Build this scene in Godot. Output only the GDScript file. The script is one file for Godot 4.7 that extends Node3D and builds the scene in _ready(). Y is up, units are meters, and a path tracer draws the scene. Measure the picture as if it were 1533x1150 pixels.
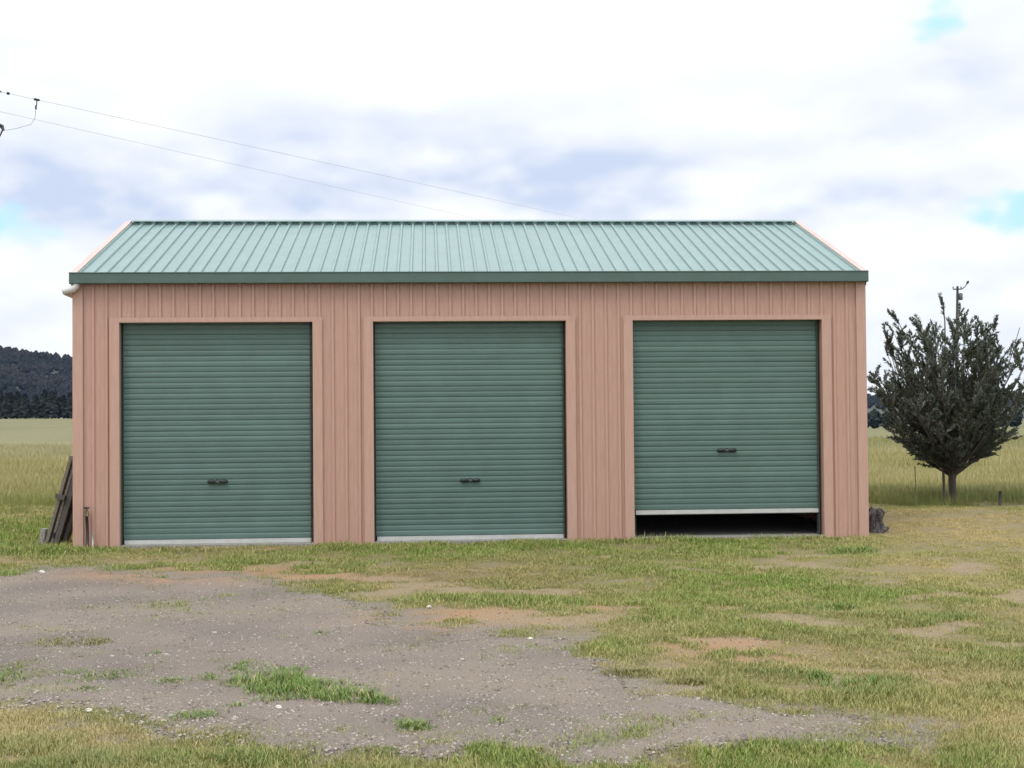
extends Node3D

const SHED_HALF := 5.0
const DEPTH := 6.0
const POLEX := 50.8
const POLEY := 13.45
const EAVE := 3.264
const RIDGE_Y := 4.492
const DOOR_TOP := 2.79
const PITCH := 0.1639
const DOOR_X := [[-4.431, -2.052], [-1.300, 1.130], [1.981, 4.423]]

var rng := RandomNumberGenerator.new()
var n_big := FastNoiseLite.new()
var n_mid := FastNoiseLite.new()
var n_fine := FastNoiseLite.new()
var used := {}
var M := {}

# outline of the bare gravel in front of the shed (x, z)
var GRAVEL := PackedVector2Array([
	Vector2(-9.5, 3.2), Vector2(-5.5, 2.85), Vector2(-4.78, 2.3), Vector2(-4.22, 2.1), Vector2(-2.91, 3.26), Vector2(-2.0, 3.69), Vector2(-1.35, 4.86), Vector2(-0.84, 6.19), Vector2(-0.05, 7.13), Vector2(0.47, 7.66), Vector2(0.47, 8.33), Vector2(0.66, 8.82), Vector2(0.89, 9.09), Vector2(1.26, 9.49), Vector2(1.55, 9.77), Vector2(2.0, 10.08), Vector2(1.85, 10.31), Vector2(1.53, 10.40), Vector2(1.01, 10.52), Vector2(0.53, 10.6), Vector2(-0.13, 10.57), Vector2(-0.76, 10.23), Vector2(-1.43, 10.06), Vector2(-1.98, 9.79), Vector2(-2.6, 9.38), Vector2(-3.06, 9.04), Vector2(-3.75, 8.7), Vector2(-9.5, 8.3)])

# soft patches of ground: x, z, radius x, radius z, kind, strength  (0 clay, 1 pale soil, 2 lush green, 3 russet, 4 straw, 5 dark green, 6 olive)
var PATCHES := [
	[-0.2, 1.0, 3.2, 1.3, 2, 0.85], [3.4, 1.0, 1.6, 1.3, 2, 0.55], [-6.4, -2.2, 1.1, 4.6, 2, 0.9], [1.5, 5.2, 1.3, 2.2, 2, 0.6], [3.1, 5.4, 0.9, 1.6, 2, 0.5], [2.2, 3.6, 1.2, 1.2, 2, 0.45],
	[-0.3, 3.3, 1.5, 1.1, 3, 0.85], [0.6, 4.4, 0.8, 0.8, 3, 0.4], [6.4, -0.8, 1.9, 4.2, 4, 1.0], [4.6, 3.6, 0.8, 2.2, 4, 0.6], [3.4, 2.4, 0.9, 0.5, 4, 0.4],
	[-5.4, 1.5, 1.1, 0.7, 1, 0.5], [-3.9, 1.3, 0.9, 0.5, 4, 0.45], [-3.0, 9.6, 0.5, 0.5, 4, 0.7], [-2.3, 10.3, 0.7, 0.4, 5, 0.6], [-1.1, 10.6, 0.6, 0.3, 5, 0.7], [-0.3, 11.0, 0.5, 0.4, 2, 0.5], [1.0, 10.9, 0.5, 0.25, 2, 0.6], [2.6, 9.9, 0.8, 0.6, 4, 0.5], [2.9, 7.6, 0.7, 0.9, 6, 0.6],
	[-2.94, 2.85, 1.15, 0.75, 0, 1.0], [-1.7, 3.3, 0.7, 0.45, 0, 0.8], [-0.37, 6.1, 0.65, 0.6, 0, 0.85], [0.69, 5.84, 0.36, 0.3, 0, 0.8], [1.45, 7.7, 0.58, 0.42, 0, 1.0], [1.6, 8.15, 0.5, 0.25, 0, 0.85], [2.87, 8.0, 0.26, 0.3, 0, 0.55], [2.4, 9.06, 0.2, 0.2, 0, 0.5],
	[2.63, 3.57, 0.24, 0.32, 1, 0.85], [-3.5, 0.22, 0.9, 0.3, 1, 0.9], [-2.56, 0.57, 0.17, 0.5, 1, 0.9],
	[1.33, 8.75, 0.3, 0.3, 5, 0.7], [1.95, 9.0, 0.34, 0.4, 5, 0.7], [0.68, 8.6, 0.3, 0.26, 6, 0.7], [4.2, 1.9, 0.3, 0.3, 2, 0.8], [3.4, 6.6, 0.3, 0.3, 5, 0.5]]
var TONES := [Color(0.50, 0.295, 0.165), Color(0.37, 0.31, 0.24), Color(0.165, 0.245, 0.034), Color(0.28, 0.215, 0.10), Color(0.47, 0.375, 0.175), Color(0.10, 0.17, 0.04), Color(0.225, 0.23, 0.08)]

# ---------------------------------------------------------------- helpers
func numbered(s: String) -> String:
	if not used.has(s):
		used[s] = 0
		return s
	used[s] += 1
	return "%s_%03d" % [s, used[s]]

func tag(o: Node, label: String, category := "", group := "", kind := "") -> Node:
	if label: o.set_meta("label", label)
	if category: o.set_meta("category", category)
	if group: o.set_meta("group", group)
	if kind: o.set_meta("kind", kind)
	return o

func thing(called: String, label: String, category: String, at := Vector3.ZERO, group := "") -> Node3D:
	var o := Node3D.new()
	o.name = numbered(called)
	add_child(o)
	o.position = at
	tag(o, label, category, group)
	return o

func begin(smooth := false) -> SurfaceTool:
	var st := SurfaceTool.new()
	st.begin(Mesh.PRIMITIVE_TRIANGLES)
	st.set_smooth_group(0 if smooth else -1)
	return st

func obj(called: String, st, mat: Material, parent: Node = self) -> MeshInstance3D:
	var o := MeshInstance3D.new()
	if st is SurfaceTool:
		st.generate_normals()
		o.mesh = st.commit()
	else:
		o.mesh = st
	o.material_override = mat
	if parent == self:
		o.name = numbered(called)
		add_child(o)
	else:
		o.name = called
		parent.add_child(o, true)
	return o

# corners run anticlockwise seen from outside
func quad(st: SurfaceTool, a: Vector3, b: Vector3, c: Vector3, d: Vector3) -> void:
	for v in [a, c, b, a, d, c]: st.add_vertex(v)

func box(st: SurfaceTool, lo: Vector3, hi: Vector3, t := Transform3D.IDENTITY, bev := 0.0) -> void:
	if bev > 0.0:
		# an eight-cornered box with its long edges cut
		var b := bev
		var ring := [Vector2(lo.x + b, lo.z), Vector2(hi.x - b, lo.z), Vector2(hi.x, lo.z + b), Vector2(hi.x, hi.z - b), Vector2(hi.x - b, hi.z), Vector2(lo.x + b, hi.z), Vector2(lo.x, hi.z - b), Vector2(lo.x, lo.z + b)]
		for k in 8:
			var p: Vector2 = ring[k]
			var q: Vector2 = ring[(k + 1) % 8]
			quad(st, t * Vector3(q.x, lo.y, q.y), t * Vector3(p.x, lo.y, p.y), t * Vector3(p.x, hi.y, p.y), t * Vector3(q.x, hi.y, q.y))
		for k in range(1, 7):
			for v in [[ring[0], ring[k], ring[k + 1], hi.y], [ring[0], ring[k + 1], ring[k], lo.y]]:
				st.add_vertex(t * Vector3(v[0].x, v[3], v[0].y)); st.add_vertex(t * Vector3(v[1].x, v[3], v[1].y)); st.add_vertex(t * Vector3(v[2].x, v[3], v[2].y))
		return
	var p := []
	for k in 8: p.append(t * Vector3(hi.x if k & 1 else lo.x, hi.y if k & 2 else lo.y, hi.z if k & 4 else lo.z))
	quad(st, p[4], p[5], p[7], p[6]); quad(st, p[1], p[0], p[2], p[3]); quad(st, p[5], p[1], p[3], p[7])
	quad(st, p[0], p[4], p[6], p[2]); quad(st, p[6], p[7], p[3], p[2]); quad(st, p[0], p[1], p[5], p[4])

func tube(st: SurfaceTool, pts: Array, radii: Array, sides := 8, cap := true) -> void:
	var rings := []
	var up := Vector3(0.13, 0.2, 0.97).normalized()
	for k in pts.size():
		var d: Vector3 = (pts[mini(k + 1, pts.size() - 1)] - pts[maxi(k - 1, 0)]).normalized()
		var u := d.cross(up if absf(d.dot(up)) < 0.95 else Vector3.RIGHT).normalized()
		up = u.cross(d).normalized()
		var ring := []
		for s in sides:
			var a := TAU * s / sides
			ring.append(pts[k] + (u * cos(a) + up * sin(a)) * radii[k])
		rings.append(ring)
	for k in pts.size() - 1:
		for s in sides:
			var s2 := (s + 1) % sides
			quad(st, rings[k][s2], rings[k][s], rings[k + 1][s], rings[k + 1][s2])
	if cap:
		for e in [[rings[0], pts[0], true], [rings[-1], pts[-1], false]]:
			for s in sides:
				var a: Vector3 = e[0][s]
				var b: Vector3 = e[0][(s + 1) % sides]
				for v in ([e[1], a, b] if e[2] else [e[1], b, a]): st.add_vertex(v)

# ribbed steel sheet: runs along u from u0 to u1, up v from v0 to v1, ribs stand out along w
func ribbed(st: SurfaceTool, t: Transform3D, u0: float, u1: float, v0: float, v1: float, rib_base: float, rib_top: float, rib_h: float, bead := 0.0) -> void:
	var prof := []
	var k0 := floori(u0 / PITCH) - 1
	var k1 := ceili(u1 / PITCH) + 1
	for k in range(k0, k1 + 1):
		var c := k * PITCH
		prof.append_array([Vector2(c - rib_base / 2, 0), Vector2(c - rib_top / 2, rib_h), Vector2(c + rib_top / 2, rib_h), Vector2(c + rib_base / 2, 0)])
		if bead > 0.0:
			var m := c + PITCH / 2
			prof.append_array([Vector2(m - 0.009, 0), Vector2(m, bead), Vector2(m + 0.009, 0)])
	for k in prof.size() - 1:
		var a: Vector2 = prof[k]
		var b: Vector2 = prof[k + 1]
		if b.x <= u0 or a.x >= u1: continue
		if a.x < u0: a = a.lerp(b, (u0 - a.x) / (b.x - a.x))
		if b.x > u1: b = a.lerp(b, (u1 - a.x) / (b.x - a.x))
		quad(st, t * Vector3(a.x, v0, a.y), t * Vector3(b.x, v0, b.y), t * Vector3(b.x, v1, b.y), t * Vector3(a.x, v1, a.y))

func noise_tex(freq: float, lo: Color, hi: Color, size := 512, seed_ := 1, oct := 4) -> ImageTexture:
	var n := FastNoiseLite.new()
	n.seed = seed_; n.frequency = freq; n.fractal_octaves = oct
	n.noise_type = FastNoiseLite.TYPE_SIMPLEX_SMOOTH
	var im := n.get_seamless_image(size, size)
	var out := Image.create(size, size, false, Image.FORMAT_RGB8)
	var src := im.get_data()
	var dst := PackedByteArray()
	dst.resize(size * size * 3)
	for i in size * size:
		var v := src[i] / 255.0
		v = clampf((v - 0.5) * 1.5 + 0.5, 0, 1)
		dst[i * 3] = int(255 * lerpf(lo.r, hi.r, v)); dst[i * 3 + 1] = int(255 * lerpf(lo.g, hi.g, v)); dst[i * 3 + 2] = int(255 * lerpf(lo.b, hi.b, v))
	out.set_data(size, size, false, Image.FORMAT_RGB8, dst)
	return ImageTexture.create_from_image(out)

func mat(lin: Color, rough := 0.8, metal := 0.0) -> StandardMaterial3D:
	var m := StandardMaterial3D.new()
	m.albedo_color = lin.linear_to_srgb()
	m.roughness = rough
	m.metallic = metal
	m.cull_mode = BaseMaterial3D.CULL_DISABLED
	return m

func worn(m: StandardMaterial3D, tex: Texture2D, scale: float) -> StandardMaterial3D:
	m.albedo_texture = tex
	m.uv1_triplanar = true
	m.uv1_world_triplanar = true
	m.uv1_scale = Vector3.ONE * scale
	return m

# ---------------------------------------------------------------- ground
func height(x: float, z: float) -> float:
	var h := 0.0
	var near := 1.0 - smoothstep(15.0, 60.0, Vector2(x, z).length())
	h += (n_mid.get_noise_2d(x * 1.3, z * 1.3) * 0.02 + n_big.get_noise_2d(x, z) * 0.02) * near
	h += 0.13 * exp(-(pow((x - 7.6) / 1.6, 2) + pow((z + 2.6) / 1.3, 2)))
	var shed := smoothstep(0.0, 0.6, maxf(absf(x) - 5.0, maxf(z - 0.1, -z - 6.0)))
	h = lerpf(minf(h, 0.0) * 0.3, h, shed)
	var d := maxf(17.0 - z, 0.1)
	h -= 6.2 * smoothstep(60.0, 480.0, d) * smoothstep(-0.05, 0.2, x / d)
	h += 0.5 * smoothstep(200.0, 480.0, d) * smoothstep(0.05, 0.2, -x / d)
	h += n_big.get_noise_2d(x * 0.08, z * 0.08) * 0.6 * smoothstep(80.0, 300.0, d)
	return h

func ground_y(x: float, z: float) -> float:
	# height of the ground mesh itself, which runs on a 12 cm grid near the shed
	if x < -8.9 or x > 11.8 or z < -9.9 or z > 11.8: return height(x, z)
	var i := floorf((x + 9.0) / 0.12)
	var j := floorf((z + 10.0) / 0.12)
	var u := (x + 9.0) / 0.12 - i
	var v := (z + 10.0) / 0.12 - j
	var x0 := -9.0 + i * 0.12
	var z0 := -10.0 + j * 0.12
	var b := height(x0 + 0.12, z0)
	var d := height(x0, z0 + 0.12)
	if u + v <= 1.0:
		var a := height(x0, z0)
		return a + (b - a) * u + (d - a) * v
	var e := height(x0 + 0.12, z0 + 0.12)
	return e + (d - e) * (1.0 - u) + (b - e) * (1.0 - v)

func gravel(x: float, z: float) -> float:
	# above 0 on the gravel, metres from its edge
	if x > 3.0 or z < 1.0 or z > 11.5: return -1.0
	var p := Vector2(x + n_fine.get_noise_2d(x, z) * 0.22 + n_mid.get_noise_2d(x + 40, z) * 0.42, z + n_fine.get_noise_2d(x + 9, z) * 0.3 + n_mid.get_noise_2d(x, z + 30) * 0.5)
	var d := 1e9
	for k in GRAVEL.size():
		var q := Geometry2D.get_closest_point_to_segment(p, GRAVEL[k], GRAVEL[(k + 1) % GRAVEL.size()])
		d = minf(d, p.distance_squared_to(q))
	d = sqrt(d)
	return d if Geometry2D.is_point_in_polygon(p, GRAVEL) else -d

func clay(x: float, z: float) -> float:
	var s := 0.0
	for q in PATCHES:
		if q[4] > 1: continue
		var e := pow((x - q[0]) / q[2], 2) + pow((z - q[1]) / q[3], 2)
		if e < 5.0: s = maxf(s, exp(-e * 1.1) * q[5])
	if s > 0.02: s = clampf(s * (0.98 + n_fine.get_noise_2d(x * 1.4, z * 1.4) * 1.1 + n_mid.get_noise_2d(x * 2.0, z * 2.0) * 0.9), 0.0, 1.0)
	return s

func bare(x: float, z: float) -> float:
	# small worn, dusty spots in the lawn
	if z < 0.8 or z > 12.5: return 0.0
	return smoothstep(0.16, 0.36, n_mid.get_noise_2d(x * 1.0 + 200.0, z * 1.25) + n_fine.get_noise_2d(x, z) * 0.12) * smoothstep(0.8, 2.0, z)

func tone(x: float, z: float, soil := true) -> Color:
	# base colour of the turf (linear)
	var d := 17.0 - z
	var a := n_mid.get_noise_2d(x * 0.9, z * 0.9)
	var b := n_big.get_noise_2d(x * 2.0 + 50, z * 2.0)
	var c := Color(0.235, 0.245, 0.075).lerp(Color(0.36, 0.30, 0.145), clampf(0.38 + a * 2.0, 0, 1))
	c = c.lerp(Color(0.17, 0.225, 0.045), clampf(0.2 + b * 1.7 + n_mid.get_noise_2d(x * 0.6 + 20, z * 0.6) * 0.9, 0, 0.9))
	if z > -9.0:
		var px := x + n_mid.get_noise_2d(x * 0.7, z * 0.7 + 9) * 0.5
		var pz := z + n_mid.get_noise_2d(x * 0.7 + 70, z * 0.7) * 0.6
		for q in PATCHES:
			if q[4] < 2: continue
			var k: int = q[4]
			var ex: float = ((x if k < 2 else px) - q[0]) / q[2]
			var ez: float = ((z if k < 2 else pz) - q[1]) / q[3]
			var e := ex * ex + ez * ez
			if e < 4.0: c = c.lerp(TONES[k], clampf(exp(-e * 1.1) * q[5] * (1.0 + a * 0.5), 0, 1))
	var far := smoothstep(13.0, 24.0, d) * (smoothstep(-5.0, -7.5, z) if x > 0 else smoothstep(-6.5, -9.0, z))
	if far > 0.0:
		var f := Color(0.315, 0.29, 0.115).lerp(Color(0.40, 0.355, 0.175), clampf(0.5 + b, 0, 1))
		f = f.lerp(Color(0.37, 0.335, 0.20), smoothstep(38.0, 55.0, d) * (1.0 - smoothstep(68.0, 82.0, d)) * 0.8)
		f = f.lerp(Color(0.275, 0.265, 0.115), smoothstep(70.0, 110.0, d))
		f = f.lerp(Color(0.25, 0.25, 0.085), smoothstep(0.1, 0.25, x / d) * smoothstep(45.0, 60.0, d) * 0.7)
		f = f.lerp(Color(0.27, 0.25, 0.13), clampf(n_big.get_noise_2d(x * 0.2, z * 0.6) * 2.5, 0, 0.8) * smoothstep(40, 90, d))
		f = f.lerp(Color(0.21, 0.22, 0.08), clampf(n_mid.get_noise_2d(x * 0.06, z * 0.22) * 1.8 + 0.1, 0, 0.65) * smoothstep(50, 90, d))
		c = c.lerp(f, far)
	return c

func axis(lo_far: float, lo: float, hi: float, hi_far: float, step: float) -> PackedFloat32Array:
	var out := PackedFloat32Array()
	var s := step
	var v := lo
	var back := []
	while v > lo_far:
		s *= 1.17
		v -= s
		back.push_front(v)
	for b in back: out.append(b)
	v = lo
	while v < hi - 1e-4:
		out.append(v)
		v += step
	s = step
	while v < hi_far:
		out.append(v)
		s *= 1.17
		v += s
	out.append(v)
	return out

func grid_mesh(xs: PackedFloat32Array, zs: PackedFloat32Array, hf: Callable, cf: Callable) -> ArrayMesh:
	var v := PackedVector3Array()
	var n := PackedVector3Array()
	var c := PackedColorArray()
	var ix := PackedInt32Array()
	for j in zs.size():
		for i in xs.size():
			var x := xs[i]
			var z := zs[j]
			var h: float = hf.call(x, z)
			v.append(Vector3(x, h, z))
			var e := maxf(0.05, (xs[mini(i + 1, xs.size() - 1)] - xs[maxi(i - 1, 0)]) * 0.3)
			var hx: float = hf.call(x + e, z)
			var hz: float = hf.call(x, z + e)
			n.append(Vector3(-(hx - h) / e, 1, -(hz - h) / e).normalized())
			c.append(cf.call(x, z))
	var w := xs.size()
	for j in zs.size() - 1:
		for i in w - 1:
			var a := j * w + i
			ix.append_array([a, a + 1, a + w, a + 1, a + w + 1, a + w])
	var arr := []
	arr.resize(Mesh.ARRAY_MAX)
	arr[Mesh.ARRAY_VERTEX] = v; arr[Mesh.ARRAY_NORMAL] = n; arr[Mesh.ARRAY_COLOR] = c; arr[Mesh.ARRAY_INDEX] = ix
	var m := ArrayMesh.new()
	m.add_surface_from_arrays(Mesh.PRIMITIVE_TRIANGLES, arr)
	return m

# one blade: a bent strip of three triangles
func blade(st: SurfaceTool, root: Vector3, h: float, w: float, yaw: float, lean: float, c: Color) -> void:
	var d := Vector3(cos(yaw), 0, sin(yaw))
	var s := Vector3(-d.z, 0, d.x) * w * 0.5
	var mid := root + Vector3.UP * h * 0.6 + d * lean * 0.35
	var tip := root + Vector3.UP * h + d * lean
	st.set_color(c)
	for v in [root - s, mid - s * 0.8, root + s, root + s, mid - s * 0.8, mid + s * 0.8, mid - s * 0.8, tip, mid + s * 0.8]: st.add_vertex(v)

func tuft(blades: int, radius: float, h0: float, h1: float, w: float, spread: float, dry: float, seed_: int) -> Mesh:
	rng.seed = seed_
	var st := begin()
	for k in blades:
		var a := rng.randf() * TAU
		var r := sqrt(rng.randf()) * radius
		var c := Color(1, 1, 1) * rng.randf_range(0.6, 1.35)
		if rng.randf() < dry: c = Color(1.65, 1.3, 1.5) * rng.randf_range(0.85, 1.1)
		var h := rng.randf_range(h0, h1)
		blade(st, Vector3(cos(a) * r, -0.01, sin(a) * r), h, w * rng.randf_range(0.7, 1.3), rng.randf() * TAU, h * rng.randf_range(0.1, spread), c)
	st.generate_normals()
	return st.commit()

func scatter(called: String, label: String, category: String, mesh: Mesh, material: Material, spots: Array) -> MultiMeshInstance3D:
	# spots: [Transform3D, Color]
	var mm := MultiMesh.new()
	mm.transform_format = MultiMesh.TRANSFORM_3D
	mm.use_colors = true
	mm.mesh = mesh
	mm.instance_count = spots.size()
	for k in spots.size():
		mm.set_instance_transform(k, spots[k][0])
		mm.set_instance_color(k, spots[k][1])
	var o := MultiMeshInstance3D.new()
	o.multimesh = mm
	o.material_override = material
	o.name = numbered(called)
	add_child(o)
	tag(o, label, category, "", "stuff")
	return o

func spin(x: float, y: float, z: float, s: float, sy := 1.0) -> Transform3D:
	return Transform3D(Basis(Vector3.UP, rng.randf() * TAU).scaled(Vector3(s, s * sy, s)), Vector3(x, y, z))

# ---------------------------------------------------------------- sky
func make_sky() -> ImageTexture:
	var w := 2048
	var h := 1024
	var n1 := FastNoiseLite.new(); n1.seed = 11; n1.frequency = 0.55; n1.fractal_octaves = 5
	var n2 := FastNoiseLite.new(); n2.seed = 23; n2.frequency = 0.35; n2.fractal_octaves = 4
	var data := PackedFloat32Array()
	data.resize(w * h * 3)
	# cloud features: azimuth, elevation, half width, half height, grey (+) or bright (-)
	var lobes := [[-0.17, 0.155, 0.17, 0.016, 0.5], [-0.30, 0.178, 0.10, 0.014, 0.6], [-0.30, 0.157, 0.13, 0.008, 0.45], [0.14, 0.18, 0.06, 0.03, 0.35], [0.33, 0.165, 0.08, 0.012, 0.35], [-0.30, 0.26, 0.06, 0.008, 0.25], [-0.05, 0.205, 0.15, 0.018, 0.3], [0.39, 0.255, 0.02, 0.012, 0.3], [-0.02, 0.185, 0.17, 0.020, 0.5], [0.12, 0.165, 0.13, 0.022, 0.5], [0.30, 0.150, 0.09, 0.012, 0.4], [0.28, 0.17, 0.08, 0.012, -0.7], [0.02, 0.155, 0.035, 0.014, -0.6], [-0.35, 0.235, 0.05, 0.02, 0.35], [-0.36, 0.085, 0.04, 0.012, 0.4], [0.36, 0.09, 0.06, 0.006, 0.3], [0.40, 0.235, 0.03, 0.015, 0.3], [0.0, 0.29, 0.3, 0.03, -0.3], [0.30, 0.115, 0.10, 0.012, -0.5], [-0.33, 0.115, 0.05, 0.014, -0.5]]
	var holes := [[-0.345, 0.139, 0.055, 0.022, 1.0], [-0.29, 0.128, 0.035, 0.008, 0.5], [0.425, 0.136, 0.036, 0.014, 1.0], [0.374, 0.268, 0.015, 0.010, 1.0], [0.383, 0.285, 0.010, 0.014, 0.7]]
	for j in h:
		var el := (0.5 - (j + 0.5) / h) * PI
		for i in w:
			var az := wrapf((i + 0.5) / w * TAU, -PI, PI)
			var k := (j * w + i) * 3
			if el < -0.02:
				data[k] = 0.75; data[k + 1] = 0.78; data[k + 2] = 0.82
				continue
			var dx := sin(az) * cos(el)
			var dz := -cos(az) * cos(el)
			var dy := maxf(sin(el), 0.0)
			var q := 1.0 / (dy + 0.22)
			var px := dx * q * 2.2
			var pz := dz * q * 2.2
			var a := n1.get_noise_2d(px * 1.2, pz * 1.2)
			var wob := a * 0.012
			var grey := clampf(n2.get_noise_2d(px, pz) * 1.3 + 0.16 + a * 0.4, 0.0, 0.6) * 0.55
			if absf(az) < 0.9 and el < 0.6:
				var b := n1.get_noise_3d(dx * 22.0, dy * 60.0, dz * 22.0)
				wob += b * 0.006
				var b4 := n1.get_noise_3d(dx * 60.0 + 5.0, dy * 130.0, dz * 60.0)
				var b5 := n1.get_noise_3d(dx * 9.0 + 15.0, dy * 30.0, dz * 9.0)
				var low := 1.0 - smoothstep(0.17, 0.27, el)
				grey = grey * 0.5 + (b * 0.26 + b4 * 0.10 + b5 * 0.42) * (0.45 + 0.55 * low) + 0.05 + 0.09 * low
				wob += b4 * 0.006
				for l in lobes:
					var e: float = pow((az - l[0] + wob) / l[2], 2) + pow((el - l[1] + wob) / l[3], 2)
					if e < 5.0: grey += l[4] * exp(-e * 0.7) * (0.50 + b * 0.55 + b4 * 0.2 + b5 * 0.4)
			grey = clampf(grey, 0.0, 1.0)
			var c := Color(0.95, 0.975, 0.99).lerp(Color(0.58, 0.665, 0.85), grey)
			# breaks in the cloud
			var gap := clampf((n2.get_noise_2d(px * 0.9 + 31.0, pz * 0.9 - 12.0) - 0.42) * 3.0, 0.0, 0.7)
			if absf(az) < 0.55 and el < 0.34:
				gap = 0.0
				for g in holes:
					var b2 := n1.get_noise_3d(dx * 30.0 + 7.0, dy * 60.0, dz * 30.0)
					var b3 := n1.get_noise_3d(dx * 90.0 + 3.0, dy * 170.0, dz * 90.0)
					var e2: float = pow((az - g[0] + b2 * 0.02) / g[2], 2) + pow((el - g[1] + b2 * 0.012) / g[3], 2) + b2 * 1.3 + b3 * 0.9
					gap = maxf(gap, g[4] * (1.0 - smoothstep(-0.1, 1.5, e2)))
			c = c.lerp(Color(0.53, 0.84, 0.97), gap)
			var lift := 1.0 + 1.45 * smoothstep(0.22, 1.2, el)
			data[k] = c.r * lift; data[k + 1] = c.g * lift; data[k + 2] = c.b * lift
	var im := Image.create_from_data(w, h, false, Image.FORMAT_RGBF, data.to_byte_array())
	return ImageTexture.create_from_image(im)

# ---------------------------------------------------------------- shed
func make_shed() -> void:
	var shed := thing("storage_shed", "long salmon pink steel shed with green roof and three green roller doors", "shed")
	var front := Transform3D.IDENTITY
	# concrete slab
	var st := begin()
	box(st, Vector3(-4.97, -0.25, -5.97), Vector3(4.97, 0.028, -0.002))
	for d in DOOR_X: box(st, Vector3(d[0] + 0.002, -0.25, -0.002), Vector3(d[1] - 0.002, 0.026, 0.075))
	obj("concrete_floor", st, M.concrete, shed)
	# front wall sheets: piers between the doors, and short sheets above each door
	var edges := [-SHED_HALF + 0.1]
	for d in DOOR_X: edges.append_array([d[0], d[1]])
	edges.append(SHED_HALF - 0.1)
	for k in 7:
		var a: float = edges[k]
		var b: float = edges[k + 1]
		if k % 2 == 0:
			st = begin()
			ribbed(st, front, a, b, -0.05, EAVE + 0.1, 0.052, 0.026, 0.024, 0.004)
			obj("wall_sheet", st, M.salmon, shed)
		else:
			for s in 3:
				st = begin()
				ribbed(st, front, lerpf(a, b, s / 3.0), lerpf(a, b, (s + 1) / 3.0), DOOR_TOP + 0.055, EAVE + 0.1, 0.052, 0.026, 0.024, 0.004)
				obj("wall_sheet", st, M.salmon, shed)
	# side and rear walls
	for s in [-1.0, 1.0]:
		st = begin()
		var t := Transform3D(Basis(Vector3(0, 0, -s), Vector3.UP, Vector3(s, 0, 0)), Vector3(s * (SHED_HALF - 0.03), 0, -3))
		ribbed(st, t, -2.95, 2.95, -0.05, EAVE, 0.052, 0.026, 0.024, 0.004)
		# gable
		var n := 36
		for k in n:
			var u0 := -2.98 + 5.96 * k / n
			var u1 := -2.98 + 5.96 * (k + 1) / n
			var y0 := EAVE + 0.08 + (RIDGE_Y - EAVE - 0.13) * (1.0 - absf(u0) / 3.0)
			var y1 := EAVE + 0.08 + (RIDGE_Y - EAVE - 0.13) * (1.0 - absf(u1) / 3.0)
			quad(st, t * Vector3(u0, EAVE, 0.001), t * Vector3(u1, EAVE, 0.001), t * Vector3(u1, y1, 0.001), t * Vector3(u0, y0, 0.001))
		obj("side_wall", st, M.salmon, shed)
	st = begin()
	ribbed(st, Transform3D(Basis(Vector3.LEFT, Vector3.UP, Vector3.FORWARD), Vector3(0, 0, -DEPTH)), -4.95, 4.95, -0.05, EAVE + 0.1, 0.052, 0.026, 0.024)
	obj("rear_wall", st, M.salmon, shed)
	# corner flashings
	for s in [-1.0, 1.0]:
		for zz in [0.0, -DEPTH]:
			st = begin()
			var x0: float = s * SHED_HALF
			var x1: float = s * (SHED_HALF - 0.125)
			var zf: float = 0.027 if zz == 0.0 else -DEPTH - 0.027
			var zi: float = -0.11 if zz == 0.0 else -DEPTH + 0.11
			box(st, Vector3(minf(x0, x1), -0.04, minf(zf, zf - 0.004 * signf(zf + 3))), Vector3(maxf(x0, x1), EAVE + 0.03, maxf(zf, zf - 0.004 * signf(zf + 3))))
			box(st, Vector3(minf(x0, x0 - s * 0.004), -0.04, minf(zf - 0.005 * signf(zf + 3), zi)), Vector3(maxf(x0, x0 - s * 0.004), EAVE + 0.03, maxf(zf - 0.005 * signf(zf + 3), zi)))
			obj("corner_flashing", st, M.salmon_trim, shed)
	# doors
	for k in 3: make_door(shed, DOOR_X[k][0], DOOR_X[k][1], k)
	# roof
	var run := 3.09
	var y_low := EAVE + 0.108
	var ang := atan2(RIDGE_Y - 0.045 - y_low, run)
	var length := run / cos(ang)
	for s in 12:
		var u0 := -4.96 + 9.92 * s / 12.0
		var u1 := -4.96 + 9.92 * (s + 1) / 12.0
		st = begin()
		var sag := 0.0
		var t := Transform3D(Basis(Vector3.RIGHT, Vector3(0, sin(ang), -cos(ang)), Vector3(0, cos(ang), sin(ang))), Vector3(0, y_low - sag, 0.09))
		ribbed(st, t, u0, u1, 0, length, 0.046, 0.026, 0.022, 0.002)
		obj("roof_sheet", st, M.roof, shed)
		st = begin()
		t = Transform3D(Basis(Vector3.LEFT, Vector3(0, sin(ang), cos(ang)), Vector3(0, cos(ang), -sin(ang))), Vector3(0, y_low, -6.09))
		ribbed(st, t, u0, u1, 0, length, 0.046, 0.026, 0.022, 0.002)
		obj("roof_sheet", st, M.roof, shed)
	# ridge capping: two thin wings on top of the ribs with a flat roll between
	st = begin()
	for s in [1.0, -1.0]:
		var up := Vector3(0, cos(ang), sin(ang) * s)
		var down := Vector3(0, -sin(ang), cos(ang) * s)
		var o := Vector3(0, y_low, 0.09 if s > 0 else -6.09) - down * length
		for e in [0.055, 0.057]:
			var a: Vector3 = o + up * e
			var b: Vector3 = o + up * e + down * 0.125
			quad(st, a + Vector3(-4.92, 0, 0), b + Vector3(-4.92, 0, 0), b + Vector3(4.92, 0, 0), a + Vector3(4.92, 0, 0))
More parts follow.
